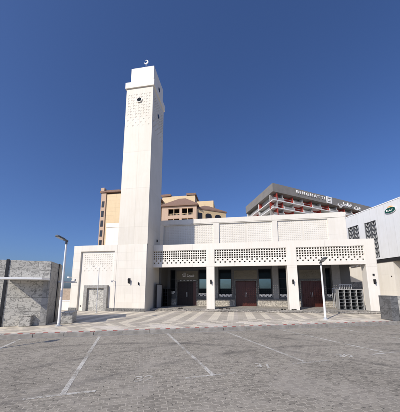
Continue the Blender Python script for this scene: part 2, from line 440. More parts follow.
# hall behind and above the porch
hall = MB(); hall.box(-12.58, 9.4, VU+.12, 34, 4.86, 8.12); hall.box(-6.45, 9.4, VW+.62, 34, .12, 4.85); hall.done('hall_wall', 'stucco', MOS)
panels = [(-6.62, -1.86), (-1.34, 3.36), (3.82, 7.98)]
up = MB().openings(-12.58, 9.4, 4.86, 7.80, [(a, b, 5.5, 7.72) for a, b in panels], VU, VU+.117)
up.box(-12.60, 9.42, VU-.03, 34.03, 7.803, 8.24); up_o = up.done('parapet_wall', 'stucco_plain', MOS, bevel=.01)
for (a, b), n_, div in zip(panels, (26, 26, 24), (None, 1.10, 5.92)):
    q = MB(); segs = [(a, b)] if div is None else [(a, div-.09), (div+.09, b)]
    for s0, s1 in segs:
        nn = round((s1-s0)/.17); q.lattice(s0, s1, 5.5, 7.72, nn, 13, 0, .6, .45, VU+.106, VU+.116, .05)
    q.done('relief_panel', 'white_screen', up_o)
# left wing with pattern recess and stone portal
wing = MB().openings(-12.43, -8.78, .12, 5.07, [(-11.80, -8.98, .12, 4.60)], 15.6, 15.75)
wing.box(-12.43, -8.78, 15.754, 20.11, .12, 5.07)
wing.box(-8.776, -6.43, 15.605, 15.7, .12, 5.07); wing.box(-8.78, -6.43, 18.42, 20.11, .12, 5.07)
wing_o = wing.done('side_wing', 'stucco', MOS, bevel=.01)
MB().lattice(-11.798, -8.984, .122, 4.598, 13, 8, 3, .56, .5, 15.738, 15.751, rect=(-11.55, -9.14, 3.02, 4.40)).done('relief_panel', 'white_screen', wing_o)
pf = MB().poly_y([(-11.27, .12), (-11.27, 2.0), (-9.38, 2.0), (-9.38, .12), (-9.64, .12), (-9.64, 1.78), (-11.0, 1.78), (-11.0, .12)], 15.52, 15.737)
pf.done('portal', 'portal_frame', wing_o)
B(-11.0, -9.64, 15.68, 15.737, .12, 1.78).done('portal_panel', 'marble_portal', wing_o)
for a, b in ((-12.46, -11.83), (-9.36, -6.41)): B(a, b, 15.56, 15.599, .12, .34).done('plinth', 'grey_ashlar', wing_o)
# parapet to the left of the wing
# porch: floor, steps, columns, beams, ceiling
pp = MB(); pp.box(-6.38, 9.95, 16.62, VW+.6, .12, .265)
pp_o = pp.done('porch_floor', 'step_stone', MOS, bevel=.012)
st = MB(); 
x = -5.9
while x < 9.6:
    w = random.uniform(.35, .8)
    st.box(x+.006, min(x+w, 9.7)-.006, 16.34+random.uniform(-.03, .05), 16.615, .12, .19+random.uniform(-.02, .03)); x += w
st.done('step', 'step_stone', MOS, bevel=.015)
for a, b in ((-2.13, -1.52), (3.76, 4.43), (8.92, 9.62)):
    cm = MB(); cm.box(a, b, VF, VF+.6, .266, 3.412)
    c = cm.done('column', 'stucco_plain', MOS, bevel=.012)
bays = [(-6.40, -2.13, 24), (-1.52, 3.76, 29), (4.43, 8.92, 25)]
bm_ = MB().openings(-6.398, 9.62, 3.415, 5.20, [(a if k else a+.0, b, 3.66, 4.72) for k, (a, b, n_) in enumerate(bays)], VF, VF+.22)
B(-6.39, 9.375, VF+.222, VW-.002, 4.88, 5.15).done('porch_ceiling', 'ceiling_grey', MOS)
bm_.box(9.38, 9.62, VF+.222, VW, 4.1, 4.878)
bm_.done('canopy', 'stucco_plain', MOS)
for a, b, n_ in bays:
    MB().lattice(a+.002, b-.002, 3.662, 4.718, n_, 6, 2, .66, .62, VF+.04, VF+.13, .0).done('lattice_screen', 'white_screen', MOS)
# side lattice of the porch, right end
sd = MB().lattice(VF+.62, VW-.02, 3.42, 4.09, 14, 3, 0, .66, .6, -9.58, -9.50)
bmesh.ops.transform(sd.bm, matrix=Rz(math.pi/2), verts=sd.bm.verts)
sd.done('lattice_screen', 'white_screen', MOS)
# porch back wall with doors and windows
doors = [(-5.22, -3.45), (.04, 1.80), (5.50, 7.18)]
wins = [(-5.93, -5.45, 1.28, 3.5), (-3.28, -2.42, 1.10, 3.5), (-1.44, -.30, 1.04, 3.48), (2.04, 3.14, 1.04, 3.5), (3.74, 4.45, 1.04, 3.5), (4.62, 5.02, 1.04, 3.5), (7.50, 7.92, 1.04, 3.5)]
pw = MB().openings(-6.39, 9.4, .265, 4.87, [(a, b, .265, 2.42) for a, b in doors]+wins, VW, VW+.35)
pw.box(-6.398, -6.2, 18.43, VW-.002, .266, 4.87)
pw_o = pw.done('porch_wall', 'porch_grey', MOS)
base = MB(); cuts = sorted([(-6.19, doors[0][0]-.1), (doors[0][1]+.1, doors[1][0]-.1), (doors[1][1]+.1, doors[2][0]-.1), (doors[2][1]+.1, 9.39)])
for a, b in cuts: B(a, b, VW-.10, VW-.002, .266, .80).done('stone_base', 'rough_stone', MOS, bevel=.01)
for a, b in cuts: B(a, b, VW-.16, VW-.003, .803, .90).done('sill_ledge', 'grey_ashlar', MOS, bevel=.01)
for a, b in doors:
    fr_ = MB().poly_y([(a-.1, .266), (a-.1, 2.52), (b+.1, 2.52), (b+.1, .266), (b, .266), (b, 2.42), (a, 2.42), (a, .266)], VW-.06, VW+.1)
    d = MB(); m_ = (a+b)/2
    for s0, s1 in ((a+.01, m_-.006), (m_+.006, b-.01)):
        d.lattice(s0, s1, .275, 2.41, 4, 10, 0, .72, .6, VW+.145, VW+.18, .05); d.box(s0, s1, VW+.181, VW+.22, .275, 2.41)
    d_o = d.done('door', 'door_wood' if a > -5 else 'door_shaded', MOS)
    if a < -5: MB().box(b-.32, b-.02, VW+.10, VW+.143, .28, 2.40).done('leaf', 'door_wood', d_o)  # redder strip standing for the sunlit right edge of the shaded door
    fr_.done('door_frame', 'grey_ashlar' , d_o)
    h = MB(); h.cyl((m_-.07, VW+.10, 1.05), (m_-.07, VW+.10, 1.45), .016); h.cyl((m_+.07, VW+.10, 1.05), (m_+.07, VW+.10, 1.45), .016)
    for q in (-.07, .07):
        for z in (1.08, 1.42): h.cyl((m_+q, VW+.10, z), (m_+q, VW+.147, z), .01)
    h.done('handle', 'galv', d_o)
    # relief slab above the door
    rp = MB(); rp.box(a-.1, b+.1, VW-.05, VW-.003, 2.60, 3.36)
    for k in range(46):
        cu = random.uniform(a, b-.1); cz = random.uniform(2.68, 3.22); w = random.uniform(.04, .16); h_ = random.uniform(.02, .10)
        rp.box(cu, cu+w, VW-.065-random.uniform(0, .02), VW-.05, cz, cz+h_)
    rp.done('relief_slab', 'gold_relief', MOS)
for a, b, z0, z1 in wins:
    w = MB().openings(a, b, z0, z1, [(a+.06, b-.06, z0+.06, 1.72), (a+.06, b-.06, 1.78, 2.62), (a+.06, b-.06, 2.68, z1-.06)], VW+.16, VW+.22)
    wo = w.done('window', 'black_iron', MOS)
    MB().box(a+.05, b-.05, VW+.185, VW+.195, z0+.05, 1.75).done('pane', 'glass_dark', wo)
    MB().box(a+.05, b-.05, VW+.185, VW+.195, 1.752, 2.65).done('pane', 'glass_clear' if b-a > .8 else 'glass_dark', wo)
    MB().box(a+.05, b-.05, VW+.185, VW+.195, 2.652, z1-.05).done('pane', 'glass_dark', wo)
    nn = max(3, round((b-a)/.16))
    MB().lattice(a+.002, b-.002, z0+.002, z0+.26, nn, 2, 2, .6, .6, VW+.05, VW+.08).done('sill_sun_dots', 'white_screen', wo)  # pierced white strip imitating sun dots that fall through the porch screens
# raised pilasters between windows
for a, b in ((-1.52-.26, -1.50), (3.2, 3.68), (7.98, 8.6)): B(a, b, VW-.08, VW-.002, .905, 3.9).done('pilaster', 'porch_pilaster', MOS, bevel=.01)
# calligraphy over the first door
tx = text_mesh('\uFEEA\uFEE0\uFEDF\uFE8D \uFEAA\uFEA0\uFEB4\uFEE3', .62, .012, 'sign_white', 'calligraphy')
tx.parent = MOS.o; tx.rotation_euler = (math.pi/2, 0, 0); tx.location = Vector((-4.22, VW-.09, 3.0))-MOS.base; tx.scale = (.46, .85, 1)
for k in range(5): B(-4.95+.3*k, -4.95+.3*k+random.uniform(.1, .24), VW-.085, VW-.065, 2.50, 2.54).done('sign_line', 'sign_white', MOS)
# wall lanterns on columns and wing
def lantern(u, v, z, s=1.):
    m = MB(); m.box(u-.05*s, u+.05*s, v-.02, v-.001, z-.15*s, z+.17*s)
    m.cyl((u, v-.02, z+.12*s), (u, v-.14*s, z+.16*s), .012, seg=8)
    m.cyl((u, v-.14*s, z+.17*s), (u, v-.14*s, z+.10*s), .02, .07*s, 8); m.cyl((u, v-.14*s, z+.10*s), (u, v-.14*s, z-.10*s), .055*s, .04*s, 8); m.cyl((u, v-.14*s, z-.10*s), (u, v-.14*s, z-.15*s), .045*s, .01, 8)
    m.done('wall_lantern', 'black_iron', MOS)
for a in ((-1.79, VF, 2.24), (4.08, VF, 2.22), (9.32, VF, 2.2), (-7.67, 15.6, 2.3, 1.2), (-6.95, 15.6, 2.1, .6)): lantern(*a)
B(9.26, 9.36, VF-.06, VF-.001, 2.62, 2.74).done('alarm_box', 'black_iron', MOS)
B(-12.2, -12.08, 15.54, 15.599, 2.36, 2.5).done('socket_box', 'pole_grey', MOS)
cc = MB(); cc.cyl((-12.42, 15.72, 2.62), (-12.58, 15.6, 2.62), .02, seg=8); cc.box(-12.66, -12.52, 15.4, 15.62, 2.56, 2.66); cc.done('security_camera', 'white_metal', MOS)
B(-11.62, -11.54, 15.70, 15.737, .42, .5).done('floor_socket', 'black_iron', MOS)

# ------------------------------------------------------------------ minaret
MIN = Thing('minaret', FA, (-7.58, 17.0, .12), 'tall square white minaret with stepped top and small crescent', 'minaret')
U0, U1, V0, V1 = -8.78, -6.40, 15.62, 18.42
sh = MB()
sh.box(U0+.001, U1-.026, V0+.014, V1, 5.072, 18.65); sh.lattice(U0, U1, 5.072, 18.65, 9, 12, 4, .56, .46, V0, V0+.0135, rect=(U0+.16, U1-.16, 14.95, 18.1)); sh_o = sh.done('shaft', 'tower_stucco', MIN, bevel=.015)
lo = MB(); lo.box(U0+.0, U1, V0+.09, V1-.003, .12, 5.068); lo.done('shaft_foot', 'tower_stucco', MIN)
# relief lattice sheet near the top, with the round opening
rs = MB().lattice(V0+.026, V1, 5.072, 18.65, 10, 12, 4, .56, .46, -U1, -U1+.0255, rect=(V0+.2, V1-.16, 14.95, 18.1))
bmesh.ops.transform(rs.bm, matrix=Rz(math.pi/2), verts=rs.bm.verts); rs.done('relief_panel', 'tower_stucco', MIN)
def disc(cx, cz, r, v0, v1, seg=24): return MB().poly_y([(cx+r*math.cos(2*math.pi*i/seg), cz+r*math.sin(2*math.pi*i/seg)) for i in range(seg)], v0, v1)
def ring(cx, cz, r0, r1, v0, v1, seg=24):
    m = MB(); bmm = m.bm; q = [[bmm.verts.new((cx+r*math.cos(2*math.pi*i/seg), v, cz+r*math.sin(2*math.pi*i/seg))) for i in range(seg)] for r, v in ((r1, v0), (r0, v0), (r0, v1), (r1, v1))]
    for i in range(seg):
        j = (i+1) % seg
        for a in range(4): bmm.faces.new((q[a][i], q[a][j], q[(a+1) % 4][j], q[(a+1) % 4][i]))
    return m
rw = ring(-7.58, 17.45, .19, .24, V0-.07, V0-.01).done('round_window', 'white_screen', MIN)
disc(-7.58, 17.45, .188, V0-.045, V0-.035).done('pane', 'glass_dark', rw)
q = MB(); q.cyl((U1+.045, 17.0, 16.9), (U1+.03, 17.0, 16.9), .17, seg=20); q.done('round_window', 'window_dark', MIN)
B(U1, U1+.035, 16.9, 17.15, 19.5, 19.8).done('vent_opening', 'window_dark', MIN)
co = MB(); co.box(U0-.10, U1+.10, V0-.10, V1+.10, 18.653, 19.22); co.done('cornice', 'stucco_plain', MIN, bevel=.012)
tp = MB(); tp.box(U0+.30, U1-.02, V0+.06, V1-.30, 19.223, 20.72); tp.done('top_block', 'stucco_plain', MIN, bevel=.012)
# crescent finial
cr = MB(); cx, cv, cz = -7.28, 15.95, 21.52
cr.cyl((cx, cv, 20.72), (cx, cv, 21.3), .025); 
P = []
for i in range(25): t = R(105) - R(280)*i/24; P.append((cx+.20*math.cos(t), cz+.20*math.sin(t)))
for i in range(25): t = R(105) - R(280) + R(280)*i/24; P.append((cx+.06*math.cos(R(145))+.14*math.cos(t), cz+.06*math.sin(R(145))+.14*math.sin(t)))
cr.poly_y(P, cv-.03, cv+.03); cr.done('crescent_finial', 'white_metal', MIN)
tb = MB(); tb.box(U1, U1+.06, 17.55, 17.7, 5.62, 5.82); tb.done('junction_box', 'black_iron', MIN)

# ------------------------------------------------------------------ things at the porch
T = Thing('white_board', FA, (-6.19, 17.95, .265), 'plain pale grey door board against the dark side wall of the left porch bay', 'board')
B(-6.19, -6.13, 17.2, 18.42, .27, 2.08).done('panel', 'board_grey', T, bevel=.01)
fr_ = MB(); fr_.box(-6.2, -6.10, 17.12, 17.195, .27, 2.12); fr_.box(-6.2, -6.10, 18.425, 18.49, .27, 2.12); fr_.box(-6.2, -6.10, 17.197, 18.422, 2.083, 2.12); fr_.done('frame', 'black_iron', T)
def shoe_rack(fr, base, label, u0, u1, v0, v1, z0, z1, nc, nr, mside, mshelf, slope):
    T = Thing('shoe_rack', fr, base, label, 'shoe rack')
    B(u0, u1, v1-.03, v1, z0, z1).done('back_panel', 'black_iron', T)
    w = (u1-u0)/nc
    for i in range(nc+1):
        x = u0+i*w; B(x-.02, x+.02, v0, v1-.032, z0, z1).done('upright', mside, T)
    s = MB(); h = (z1-z0)/nr
    for i in range(nc):
        for j in range(nr):
            a, b = u0+i*w+.021, u0+(i+1)*w-.021; z = z0+j*h+.03
            m = MB(); 
            bm = s.bm; vs = [bm.verts.new(p) for p in ((a, v0+.01, z), (b, v0+.01, z), (b, v1-.034, z+slope), (a, v1-.034, z+slope), (a, v0+.01, z-.025), (b, v0+.01, z-.025), (b, v1-.034, z+slope-.025), (a, v1-.034, z+slope-.025))]
            for f in ((0, 1, 2, 3), (7, 6, 5, 4), (0, 4, 5, 1), (1, 5, 6, 2), (2, 6, 7, 3), (3, 7, 4, 0)): bm.faces.new([vs[k] for k in f])
    s.done('shelf', mshelf, T)
    B(u0-.03, u1+.03, v0-.01, v1, z1+.002, z1+.035).done('top_board', mside, T)
    return T
shoe_rack(FA, (8.1, 17.8, .27), 'shoe rack with dark cubbyholes and pale uprights in the sun beside the right porch column', 7.28, 8.86, 17.55, 17.98, .28, 1.66, 4, 6, 'rack_grey', 'lamp_body', .02)
shoe_rack(FA, (-6.0, 19.3, .27), 'black shoe rack in deep shade at the back of the left porch bay', -6.19+.03, -5.75, 18.85, 20.08, .28, 1.72, 2, 5, 'black_iron', 'black_iron', .05)
def railing(label, u0, u1, v, z0, z1):
    T = Thing('railing', FA, ((u0+u1)/2, v, z0), label, 'railing', 'white railings behind the shoe rack')
    r = MB(); r.box(u0, u1, v-.02, v+.02, z1-.05, z1); r.done('rail', 'pole_grey', T); B(u0, u1, v+.016, v+.03, z0+.12, z0+.16).done('rail', 'pole_grey', T)
    n = max(3, round((u1-u0)/.13))
    for i in range(n+1):
        x = u0+.02+(u1-u0-.04)*i/n; B(x-.018, x+.018, v-.015, v+.015, z0, z1-.052).done('bar', 'pole_grey', T)
railing('short white bar railing between the black window and the shoe rack', 7.55, 8.05, 19.3, .27, 1.78)
railing('taller white bar railing rising behind the shoe rack', 7.85, 8.75, 18.75, .27, 2.08)
# pairs of shoes left on the step
def shoe(x, y, z, a, mat='shoe_dark'):
    m = MB(); mt = Matrix.Translation((x, y, z)) @ Rz(a); P = [(-.13, -.03), (-.10, -.042), (0, -.032), (.08, -.046), (.13, -.02), (.13, .02), (.08, .044), (0, .03), (-.10, .04), (-.13, .03)]
    m.prism(P, 0, .03); m.box(-.12, .0, -.035, .035, .03, .075); m.box(.03, .12, -.036, .036, .03, .055)
    bmesh.ops.transform(m.bm, matrix=mt, verts=m.bm.verts); return m
for k, (u, a, lab) in enumerate(((-1.05, .4, 'pair of dark sandals on the porch step just right of the first column'), (-.55, -.3, 'pair of dark sandals on the porch step left of the middle door'), (4.0, .2, 'pair of dark sandals on the step in front of the second column'), (-4.1, .7, 'pair of dark sandals on the step before the left door'), (3.3, -.5, 'pair of dark sandals on the step left of the second column'))):
    T = Thing('sandals', FA, (u, 16.78, .266), lab, 'shoes', 'sandals left on the porch step')
    for q in (-.07, .07): shoe(u+q*1.2, 16.78+random.uniform(-.05, .05), .267, math.pi/2+a+q).done('sandal', 'shoe_dark', T)

# ------------------------------------------------------------------ marble kiosk at the left
KF = Frame(-6.82, 10.22, R(17.3))
K = Thing('marble_kiosk', KF, (-1.8, .7, .12), 'grey marble clad kiosk with black strips and thin white canopies at left edge', 'kiosk')
B(-4.6, 0, 0, 1.75, .12, 2.95).done('wall', 'marble_grey', K, bevel=.01)
B(.002, .02, .02, 1.73, .13, 2.93).done('shaded_side', 'marble_side', K)  # darker sheet: the shade of this side is in its colour
B(-1.70, -1.59, -.03, -.001, .12, 2.98).done('strip', 'black_strip', K)
B(-.002, .05, 1.1, 1.32, .12, 2.96).done('strip', 'black_strip', K)
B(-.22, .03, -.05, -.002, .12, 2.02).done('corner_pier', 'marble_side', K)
c = MB(); c.box(-1.56, .02, -1.02, -.03, 2.075, 2.155); c.done('canopy', 'white_metal', K, bevel=.008)
c = MB(); c.box(.02, .78, 1.15, 1.72, 2.02, 2.09); c.done('canopy', 'white_metal', K, bevel=.008)
def stone_block(p, a, w, d, h, label, mat='marble_grey'):
    f = Frame(p[0], p[1], a)
    T = Thing('stone_block', f, (0, 0, .12), label, 'stone block', 'low stone blocks around the kiosk')
    B(-w/2, w/2, 0, d, .12, .12+h-.05).done('body', mat, T, bevel=.02); B(-w/2-.02, w/2+.02, -.02, d+.02, .12+h-.048, .12+h).done('cap', mat, T, bevel=.012)
stone_block((-8.62, 9.55), R(17.3), .46, .34, .45, 'low grey marble block before the kiosk, cut by the left edge of the photo')
stone_block((-7.42, 9.80), R(17.3), .42, .34, .46, 'low grey marble block standing before the middle of the kiosk front')
stone_block((-6.12, 10.62), R(17.3), .46, .9, .52, 'longer stone block behind the tall street lamp, beside the kiosk corner')
# low walls further left
T = Thing('low_wall', FA, (-15, 15.9, .12), 'low white boundary wall joining the left wing behind the kiosk', 'wall')
B(-20, -12.44, 15.8, 16.0, .12, .80).done('wall', 'stucco_plain', T, bevel=.01); B(-20.02, -12.445, 15.77, 16.03, .802, .86).done('coping', 'white_metal', T)
T = Thing('stone_fence', WORLD, (-22, 31, -.03), 'brown stone fence seen far behind the low white wall', 'wall')
B(-45, -13, 31, 31.3, -.03, 1.85).done('wall', 'sandstone', T)

# ------------------------------------------------------------------ lamps
def street_lamp(x, y, zt, ang, tilt, label, hl=.62, r=.05, z0=.12):
    f = Frame(x, y, ang)
    T = Thing('street_lamp', f, (0, 0, z0), label, 'street lamp', 'street lamps along the kerb')
    p = MB(); p.cyl((0, 0, z0), (0, 0, zt), r*1.15, r*.72, 18); p.done('pole', 'pole_grey' if hl > .5 else 'white_metal', T, smooth=False)
    b = MB(); b.cyl((0, 0, z0), (0, 0, z0+.03), .13, seg=16); b.cyl((0, 0, z0+.03), (0, 0, z0+.14), .075, .06, 16)
    for k in range(4):
        t = math.pi/4+k*math.pi/2; b.cyl((.10*math.cos(t), .10*math.sin(t), z0+.03), (.10*math.cos(t), .10*math.sin(t), z0+.055), .013, seg=6)
    b.done('base_plate', 'galv', T)
    mt = Matrix.Translation((0, 0, zt)) @ Matrix.Rotation(-tilt, 4, 'Y')
    h = MB(); P = [(-.05, -.05), (.06, -.07), (.16, -.13), (hl-.06, -.13), (hl, -.09), (hl, .09), (hl-.06, .13), (.16, .13), (.06, .07), (-.05, .05)]
    h.prism(P, .02, .075)
    for k in range(5): h.box(.16+.06*k, .175+.06*k, -.10, .10, .075, .105)
    bmesh.ops.transform(h.bm, matrix=mt, verts=h.bm.verts); ho = h.done('lamp_head', 'lamp_body', T, bevel=.012)
    g = MB(); g.box(.18, hl-.07, -.10, .10, .008, .019); bmesh.ops.transform(g.bm, matrix=mt, verts=g.bm.verts); g.done('lens', 'lamp_glass', ho)
    n = MB(); n.cyl((0, 0, zt-.12), (0, 0, zt+.02), r*.95, seg=14); n.done('collar', 'lamp_body', T)
street_lamp(-6.09, 10.0, 3.82, R(232), R(20), 'tall grey street lamp beside the marble kiosk, its head turned left', .50)
street_lamp(-8.3, 3.75, 3.82, R(238), R(12), 'grey street lamp in the car park beyond the left edge, nearest to the viewer', .56, z0=0)
street_lamp(6.59, 12.15, 3.08, R(-75), R(32), 'white street lamp before the right door, its head turned right', .46, .05)
def slim_lamp(u, v, zt, arm, label):
    T = Thing('slim_lamp', FA, (u, v, .12), label, 'lamp post')
    p = MB(); p.cyl((u, v, .12), (u, v, zt), .028, .022, 10); p.cyl((u, v, .12), (u, v, .16), .07, seg=10); p.done('pole', 'galv', T)
    a = MB(); a.cyl((u+.02, v, zt-.02), (u-arm, v, zt+.12), .018, seg=8); a.done('arm', 'galv', T)
    h = MB(); h.box(u-arm-.16, u-arm+.02, v-.05, v+.05, zt+.105, zt+.145); h.done('lamp_head', 'lamp_body', T)
slim_lamp(-9.45, 14.5, 3.2, .36, 'slim grey lamp post with a short arm before the marble portal of the left wing')

# ------------------------------------------------------------------ stone pier, right edge
PF = Frame(9.62, 11.55, R(-4))
T = Thing('stone_pier', PF, (.5, .4, .12), 'chest high pier of dark and pale stone at the right edge of the plaza', 'pier')
B(.36, 1.9, .0, .8, .12, 1.34).done('body', 'marble_grey', T, bevel=.015)
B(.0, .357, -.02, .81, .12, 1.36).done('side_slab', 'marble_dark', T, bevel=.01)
# walls behind the porch, right
T = Thing('yard_wall', FA, (11.5, 22.2, .12), 'grey yard wall seen above the shoe rack between mosque and white building', 'wall')
B(9.45, 11.15, 22.0, 22.25, .12, 2.35).done('wall', 'grey_ashlar', T)

# ------------------------------------------------------------------ white building at the right, wall face looks left
RF = Frame(18.2, 20.3, R(101))        # u runs away from the viewer along the wall, v<0 lies behind the wall
RB = Thing('white_building', RF, (0, -3, .12), 'white panelled building with leaf pattern windows and a green oval sign at the right edge', 'building')
Z0, Z1 = 4.68, 10.02
w1, w2 = (3.72, 5.15, 6.9, 8.78), (1.72, 3.02, 4.85, 8.70)
# build in (u,z) plate form then thickness along v: wall face at v=0, solid to v<0
rb = MB().openings(-14, 26, Z0, Z1, [w1, w2], -.25, 0); rb.box(-14, 26, -14, -.253, Z0, Z1-.05); rb.done('upper_wall', 'metal_panel', RB)
ca = MB(); ca.box(-14.02, 26, -.3, .03, Z1+.002, Z1+.09); ca.done('coping', 'white_metal', RB)
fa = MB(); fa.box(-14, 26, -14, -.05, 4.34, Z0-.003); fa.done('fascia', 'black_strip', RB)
gf = MB(); gf.box(.66, 26, -14, -.12, .12, 4.337); gf.box(-14, .658, -14, -3.2, .12, 4.337); gf.done('ground_floor_wall', 'annex_beige', RB)  # near end set back, a recess added to put its back wall in shadow
lb = MB(); lb.box(.9, .96, -.119, -.06, 2.9, 2.98); lb.done('wall_socket', 'black_iron', RB)
for (a, b, z0, z1), nc, nr in ((w1, 2, 4), (w2, 2, 8)):
    w = MB(); w.box(a, b, -.249, -.235, z0, z1); w.openings(a+.002, b-.002, z0+.002, z1-.002, [(a+.05+(b-a-.1)/nc*i+.03, a+.05+(b-a-.1)/nc*(i+1)-.03, z0+.06, z1-.06) for i in range(nc)], -.14, -.05)
    wo = w.done('window', 'lamp_body', RB)
    lf = MB(); cw = (b-a)/nc; ch = (z1-z0)/nr
    for i in range(nc):
        for j in range(nr):
            x0, zz = a+i*cw, z0+j*ch
            for sg in (1, -1):
                pts = []
                for k in range(9):
                    t = k/8; pts.append((x0+cw*(.5+sg*(.04+.36*t)), zz+ch*(.12+.78*t-.42*math.sin(math.pi*t)*.5)))
                for k in range(9):
                    t = 1-k/8; pts.append((x0+cw*(.5+sg*(.04+.36*t)), zz+ch*(.12+.78*t+.42*math.sin(math.pi*t)*.6+.02)))
                if sg < 0: pts = pts[::-1]
                lf.poly_y(pts[:9]+pts[9:], -.13, -.10)
    lf.done('leaf_screen', 'leaf_grey', wo)
# oval sign
def ell(cx, cz, a, b, v0, v1, seg=40, rot=0):
    P = []
    for i in range(seg):
        t = 2*math.pi*i/seg; x, z = a*math.cos(t), b*math.sin(t); P.append((cx+x*math.cos(rot)-z*math.sin(rot), cz+x*math.sin(rot)+z*math.cos(rot)))
    return MB().poly_y(P, v0, v1)
SG = Thing('oval_sign', RF, (.12, .01, 9.2), 'dark green oval sign with white lettering and orange crown on the white wall', 'sign')
lc = MB(); bb = ell(.13, 9.40, .34, .24, .005, .05); bb.done('orange_crown', 'logo_orange', SG)
ell(.12, 9.16, .60, .33, .051, .10, rot=0).done('oval_rim', 'sign_white', SG)
ell(.12, 9.16, .56, .29, .101, .13).done('oval_plate', 'logo_green', SG)
lt = MB()
def stroke(P, r=.03):
    for p, q in zip(P[:-1], P[1:]): lt.cyl((p[0], .138, p[1]+.08), (q[0], .138, q[1]+.08), r, seg=6)
X = lambda x: .12-x      # the wall is read from its left side, so lettering runs towards the viewer
stroke([(X(-.30), 9.2), (X(-.33), 9.02), (X(-.24), 8.96)]); stroke([(X(-.40), 9.13), (X(-.24), 9.13)])
stroke([(X(-.16), 9.12), (X(-.18), 8.98), (X(-.04), 8.98), (X(.02), 9.12)]); stroke([(X(.02), 9.12), (X(.06), 8.98), (X(.2), 8.98), (X(.30), 9.2)])
lt.done('lettering', 'sign_white', SG)

# ------------------------------------------------------------------ hotel behind the minaret
HF = FA
H = Thing('hotel', HF, (-20, 66, 0), 'pink and cream hotel with brown hipped roofs behind the minaret', 'hotel')
h_ = MB(); h_.box(-38.5, -24, 60.3, 78, 0, 30.9); hw = h_.done('wall', 'hotel_cream', H)
h_ = MB(); h_.box(-40.1, -38.52, 60, 78, 0, 31.2); hp = h_.done('wall', 'hotel_pink', H)
r_ = MB(); r_.box(-40.5, -23.6, 59.7, 78.4, 31.25, 31.8); r_.box(-39.6, -34.5, 60.5, 77, 31.8, 32.3); r_.done('roof', 'hotel_roof', H)
r_ = MB(); r_.box(-40.3, -39.2, 59.9, 61, 31.81, 32.9); r_.done('chimney', 'hotel_pink', H)
for k in range(8):
    z = 28.6-k*3.05-2
    B(-39.75, -38.95, 59.93, 59.998, z, z+1.9).done('window', 'window_dark', H)
# pink bay with loggias
h_ = MB().openings(-20.6, -10.3, 3, 25.5, [(-18.6+6.4*0, -15.3, 22.85-k*3.0, 24.85-k*3.0) for k in range(4)]+[(-14.6, -11.4, 22.85-k*3.0, 24.85-k*3.0) for k in range(4)], 60, 60.6)
h_.box(-20.6, -20.0, 60.6, 70, 3, 25.5); h_.box(-10.9, -10.3, 60.6, 70, 3, 25.5); h_.done('wall', 'hotel_pink', H)
B(-20, -10.9, 62.2, 70, 3, 25.4).done('loggia_back', 'window_dark', H)
rails = MB()
for k in range(4):
    z = 22.85-k*3.0
    rails.box(-20, -10.9, 60.62, 62.19, z-.35, z-.02)
    for a in (-18.6, -14.6):
        rails.box(a, a+3.25, 60.2, 60.28, z+.5, z+.6)
        for i in range(9): rails.box(a+.18+i*.36, a+.24+i*.36, 60.22, 60.27, z, z+.5)
        rails.box(a+1.55, a+1.7, 60.1, 60.5, z, z+2)
rails.done('balcony_railing', 'hotel_cream', H)
def hip(x0, x1, y0, y1, z0, z1, ov=.5, name='roof', mat='hotel_roof', par=None, fr=None):
    m = MB(); b = m.bm; x0 -= ov; x1 += ov; y0 -= ov; y1 += ov; d = min(x1-x0, y1-y0)*.42
    q = [b.verts.new(p) for p in ((x0, y0, z0), (x1, y0, z0), (x1, y1, z0), (x0, y1, z0), (x0, y0, z0+.35), (x1, y0, z0+.35), (x1, y1, z0+.35), (x0, y1, z0+.35), (x0+d, y0+d, z1), (x1-d, y0+d, z1), (x1-d, y1-d, z1), (x0+d, y1-d, z1))]
    for f in ((3, 2, 1, 0), (0, 1, 5, 4), (1, 2, 6, 5), (2, 3, 7, 6), (3, 0, 4, 7), (4, 5, 9, 8), (5, 6, 10, 9), (6, 7, 11, 10), (7, 4, 8, 11), (8, 9, 10, 11)): b.faces.new([q[i] for i in f])
    m.done(name, mat, par)
hip(-20.6, -10.3, 60, 70, 25.55, 29.6, par=H)
# cream arched wing turning back
AF = Frame(*FA.w(-10.25, 60.6).xy, R(22))
A = Thing('hotel_wing', AF, (5, 5, 0), 'cream hotel wing with arched openings and brown roof, right of the pink bay', 'hotel')
def arch(x0, x1, z0, z1, n=8):
    r = (x1-x0)/2; cx = (x0+x1)/2
    return [(x0, z0)]+[(x0, z1-r*.6)]+[(cx-r*math.cos(math.pi*i/n), z1-r*.6+r*.6*math.sin(math.pi*i/n)) for i in range(1, n)]+[(x1, z1-r*.6), (x1, z0)]
B(0, 9.3, 0, 9, 3, 24.6).done('wall', 'hotel_cream', A)
hip(0.4, 9.2, .3, 9, 24.65, 27.6, .45, par=A)
for x0 in (2.6, 5.7):
    for zt in (23.7, 19.6):
        w = MB().poly_y(arch(x0, x0+1.9, zt-2.2, zt), -.12, -.003).done('window', 'window_dark', A)
        rr = MB(); rr.box(x0-.1, x0+2.0, -.22, -.13, zt-2.3, zt-2.18); rr.box(x0, x0+1.9, -.2, -.14, zt-1.5, zt-1.42); rr.done('railing', 'hotel_pink', w)
for zt in (23.6, 19.5): B(.25, 1.5, -.1, -.003, zt-2.3, zt).done('window', 'window_dark', A)
# rear raised blocks
h_ = MB(); h_.box(-24, -12.6, 70.2, 82, 0, 33.2); h_.box(-12.59, -6.5, 71, 82, 0, 31.2); h_.done('rear_block', 'hotel_cream', H)
r_ = MB(); r_.box(-24.3, -21, 69.9, 82, 33.25, 34.0); r_.box(-15.5, -12.3, 69.9, 82, 33.25, 33.9); r_.done('roof', 'hotel_roof', H)

